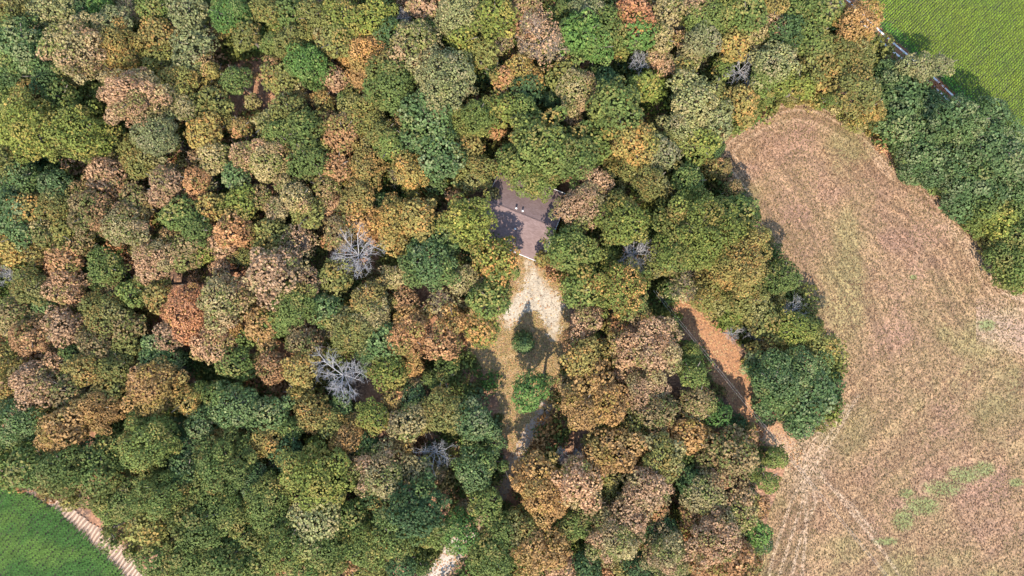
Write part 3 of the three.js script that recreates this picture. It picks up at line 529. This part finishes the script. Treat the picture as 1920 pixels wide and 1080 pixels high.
function plantRow(seed, wide, lr = 0.17) { const q = rng(seed), lobes = []; for (let k = 0; k < 4; k++) lobes.push({ x: (q() - 0.5) * wide, y: 0.38 + q() * 0.12, z: (k / 3 - 0.5) * 0.8, r: lr + q() * 0.06 }); return leafCloud(lobes, white, q, 0.17, 1.1, 0.45); }
{
  const q = rng(61), list = [], d = new THREE.Vector2(0.70, -0.714), n = new THREE.Vector2(0.714, 0.70), geo = plantRow(5, 0.04, 0.115);
  for (let s = -500; s < 500; s += 4.4) for (let t = -500; t < 500; t += 5.5 + q() * 3) {
    const px = 1800 + n.x * s + d.x * t + (q() - 0.5) * 1.1, py = 60 + n.y * s + d.y * t + (q() - 0.5) * 1.1;
    if (px > 2010 || py < -90 || !inside(cropRight, px, py)) continue;
    const e = edgeDist(cropRight.slice(0, 7), px, py), v = fbm(px / 40, py / 40, 9, 3), [x, , z] = at(px, py), k = 0.75 + 0.5 * q();
    list.push({ x, z, a: Math.atan2(d.x, d.y), s: 0.9 + q() * 0.25, c: [lerp(0.20, 0.28, v) * k, lerp(0.30, 0.34, v) * k, 0.034 * k].map((cc, i) => (e < 14 && i === 0 ? cc * 0.6 : cc)) });
  }
  instanced('crop_plants', geo, leaves([1, 1, 1]), list, 'rows of yellow green crop plants in the upper field');
}
{
  const q = rng(62), list = [], geo = plantRow(6, 0.5);
  for (let s = -500; s < 500; s += 7.4) for (let t = -500; t < 500; t += 6.2) {
    const px = 60 + BEDN.x * s + BED.x * t + (q() - 0.5) * 2.5, py = 1000 + BEDN.y * s + BED.y * t + (q() - 0.5) * 2.5;
    if (px < -90 || py > 1170 || !inside(cropLeft, px, py)) continue;
    const v = fbm(px / 45, py / 45, 19, 3), k = 0.8 + 0.4 * q(), [x, , z] = at(px, py);
    list.push({ x, z, a: Math.atan2(BED.x, BED.y), s: 1.1 + q() * 0.3, c: mixc([0, 0, 0], [0.085, 0.18, 0.036], [0.15, 0.235, 0.045], sstep(v, 0.4, 0.75)).map((c) => c * k) });
  }
  instanced('crop_plants', geo, leaves([1, 1, 1]), list, 'dense dark green crop plants in the lower field');
}
{ // straw standing and lying on the mown field
  const q = rng(63), list = [], blades = [];
  for (let k = 0; k < 5; k++) { const g = new THREE.PlaneGeometry(0.05, 0.2); g.translate(0, 0.09, 0); g.rotateX((q() - 0.5) * 2.2); g.rotateY(q() * 6.3); g.translate((q() - 0.5) * 0.14, 0, (q() - 0.5) * 0.14); blades.push(g); }
  const geo = mergeGeometries(blades);
  for (let k = 0; k < 120000 && list.length < 60000; k++) {
    const px = 1340 + q() * 640, py = 185 + q() * 960; if (!inside(stubblePoly, px, py)) continue;
    const [x, , z] = at(px, py), t = fbm(px / 60, py / 60, 55, 3), b = 0.35 + q() * 1.25;
    list.push({ x, z, a: q() * 6.3, s: 0.55 + q() * 0.7, c: mixc([0, 0, 0], [0.31, 0.185, 0.088], t > 0.55 ? [0.25, 0.135, 0.075] : [0.22, 0.175, 0.065], q()).map((c) => c * b) });
  }
  instanced('straw_stubble', geo, new THREE.MeshStandardMaterial({ roughness: 0.9, side: THREE.DoubleSide, name: 'straw' }), list, 'short dry stubble covering the mown field');
}

{ // fallen leaves and grass tufts on the open ground near the house and the track
  const q = rng(64), leavesL = [], tufts = [], open = [yard, drive, track];
  const lg = new THREE.PlaneGeometry(0.2, 0.13, 1, 1); lg.rotateX(-Math.PI / 2 + 0.25); lg.translate(0, 0.05, 0);
  const tb = []; for (let k = 0; k < 9; k++) { const g = new THREE.PlaneGeometry(0.05, 0.24); g.translate(0, 0.1, 0); g.rotateX(0.5 + q() * 0.7); g.rotateY(q() * 6.3); g.translate((q() - 0.5) * 0.1, 0, (q() - 0.5) * 0.1); tb.push(g); }
  for (let k = 0; k < 60000 && leavesL.length < 7000; k++) {
    const px = 760 + q() * 760, py = 470 + q() * 670; if (!open.some((p) => inside(p, px, py))) continue;
    const sandy = inside(sandCore, px, py), [x, , z] = at(px, py); if (sandy && q() < 0.85) continue;
    const c = q() < 0.5 ? [0.36, 0.17, 0.07] : q() < 0.5 ? [0.42, 0.27, 0.12] : [0.17, 0.09, 0.05];
    leavesL.push({ x, z, a: q() * 6.3, s: 0.7 + q() * 0.9, c });
    if (!sandy && inside(yard, px, py) && q() < 0.8) tufts.push({ x: x + q() - 0.5, z: z + q() - 0.5, a: q() * 6.3, s: 0.8 + q() * 0.9, c: mixc([0, 0, 0], [0.36, 0.235, 0.095], [0.20, 0.17, 0.05], q() * q()) });
  }
  instanced('leaf_litter', lg, std({ side: THREE.DoubleSide, name: 'fallen leaves' }), leavesL, 'fallen brown leaves on the yard, the drive and the track');
  instanced('dry_grass', mergeGeometries(tb), std({ side: THREE.DoubleSide, name: 'dry grass' }), tufts, 'dry grass tufts on the lawn by the sandy yard');
}

// ---------- the house ----------
{
  const c = at(968, 402, 4.2), turn = -Math.atan2(22, 54), W = 12.5, D = 12.4, wallH = 2.7, ridgeH = 5.0, over = 0.45;
  const house = thing('house', 'brown shingle roofed house almost hidden among the trees above the sandy yard', 'house', c[0] + 0.9, 0, c[2], turn);
  const shingleMap = paint(1024, 8, 8, (x, z, cc) => {
    const row = Math.floor(z / 0.16), tab = Math.floor((x + (row % 2) * 0.2) / 0.4), v = hash(tab, row, 3), g = hash(Math.floor(x * 60), Math.floor(z * 60), 7), n = vnoise(x * 1.2, z * 1.2, 8);
    mixc(cc, [0.135, 0.085, 0.075], [0.215, 0.145, 0.13], v * 0.6 + n * 0.4); mul(cc, 0.8 + 0.35 * g); if (z / 0.16 - row < 0.14) mul(cc, 0.6);
  });
  const shingle = std({ map: shingleMap, bumpMap: shingleMap, bumpScale: 0.02, name: 'shingles' }), wallM = std({ color: new THREE.Color().setRGB(0.3, 0.3, 0.31) }), trim = std({ color: new THREE.Color().setRGB(0.6, 0.58, 0.55), roughness: 0.6 });
  const ws = new THREE.Shape([[-D / 2, 0], [D / 2, 0], [D / 2, wallH], [0, ridgeH - 0.12], [-D / 2, wallH]].map(([a, b]) => new THREE.Vector2(a, b)));
  const wg = new THREE.ExtrudeGeometry(ws, { depth: W, bevelEnabled: false }); wg.translate(0, 0, -W / 2); wg.rotateY(Math.PI / 2);
  part('wall', wg, wallM, house);
  const run = D / 2 + over, pitch = Math.atan2(ridgeH - wallH, D / 2), len = run / Math.cos(pitch);
  for (const s of [-1, 1]) {
    const g = new THREE.BoxGeometry(W + 2 * over, 0.1, len); const p = g.attributes.position, uv = g.attributes.uv; for (let i = 0; i < p.count; i++) uv.setXY(i, p.getX(i), p.getZ(i) * s);
    g.translate(0, 0.05, len / 2); const m = part('roof_slope', g, shingle, house); m.position.y = ridgeH; m.rotation.set(pitch, 0, 0); if (s < 0) { m.rotation.set(pitch, Math.PI, 0, 'YXZ'); }
    const ez = s * run, ey = ridgeH - run * Math.tan(pitch);
    const gut = part('gutter', new THREE.BoxGeometry(W + 2 * over + 0.02, 0.14, 0.15), trim, house); gut.position.set(0, ey + 0.02, ez + s * 0.085);
    for (const e of [-1, 1]) { const b = new THREE.BoxGeometry(0.08, 0.22, len); b.translate(0, 0.0, len / 2); const m2 = part('barge_board', b, trim, house); m2.position.set(e * (W / 2 + over + 0.045), ridgeH, 0); m2.rotation.set(pitch, s < 0 ? Math.PI : 0, 0, 'YXZ'); }
  }
  const cap = part('ridge_cap', new THREE.CylinderGeometry(0.16, 0.16, W + 2 * over, 8, 1, false, 0, Math.PI), shingle, house); cap.geometry.rotateZ(Math.PI / 2); cap.geometry.rotateX(-Math.PI / 2); cap.position.y = ridgeH + 0.0;
  // white vent pipes on the upper side of the roof: world places turned into the house's own axes
  house.updateMatrixWorld(true);
  for (const [px, py] of [[968, 391], [980, 396], [966, 429]]) {
    const w = at(px, py, 4.9), l = house.worldToLocal(V(w[0], 0, w[2])), y = ridgeH - Math.abs(l.z) * Math.tan(pitch);
    const v = part('vent_pipe', new THREE.CylinderGeometry(0.13, 0.13, 0.7, 10), trim, house); v.position.set(l.x, y + 0.3, l.z);
    const h = new THREE.Mesh(new THREE.SphereGeometry(0.2, 12, 8), trim); h.name = 'vent_cap'; h.scale.y = 0.6; h.position.y = 0.36; h.castShadow = true; v.add(h);
  }
  for (const x of [-3.6, 0.4, 4]) { const win = part('window', new THREE.BoxGeometry(1.3, 1.2, 0.1), trim, house); win.position.set(x, 1.5, D / 2 + 0.04); const pane = new THREE.Mesh(new THREE.BoxGeometry(1.1, 1.0, 0.05), std({ color: 0x1d2730, roughness: 0.15 })); pane.name = 'pane'; pane.position.z = 0.05; win.add(pane); }
}
// ---------- overhead wires across the track and the field ----------
for (const [k, off] of [[0, 0], [1, 5]]) {
  const a = V(...at(1225 + off, 545, 7.4)), b = V(...at(1720 + off, 1152, 7.2)), pts = [];
  for (let i = 0; i <= 12; i++) { const p = a.clone().lerp(b, i / 12); p.y -= 4 * 0.8 * (i / 12) * (1 - i / 12); pts.push(p); }
  const m = new THREE.Mesh(new THREE.TubeGeometry(new THREE.CatmullRomCurve3(pts), 60, 0.009, 5), std({ color: new THREE.Color().setRGB(0.4, 0.38, 0.36), roughness: 0.5 }));
  m.name = numbered('overhead_wire'); m.castShadow = true; scene.add(m);
  tag(m, k ? 'thin overhead wire crossing the mown field corner, the one further right' : 'thin overhead wire crossing the mown field corner, the one nearer the wood', 'wire', 'overhead wires');
}
let tris = 0; scene.traverse((o) => { if (o.isMesh) tris += (o.geometry.index ?? o.geometry.attributes.position).count / 3; });
console.log('triangles ' + tris + ' trees ' + listed.length + ' crowns ' + crownCache.size);
renderer.render(scene, camera);
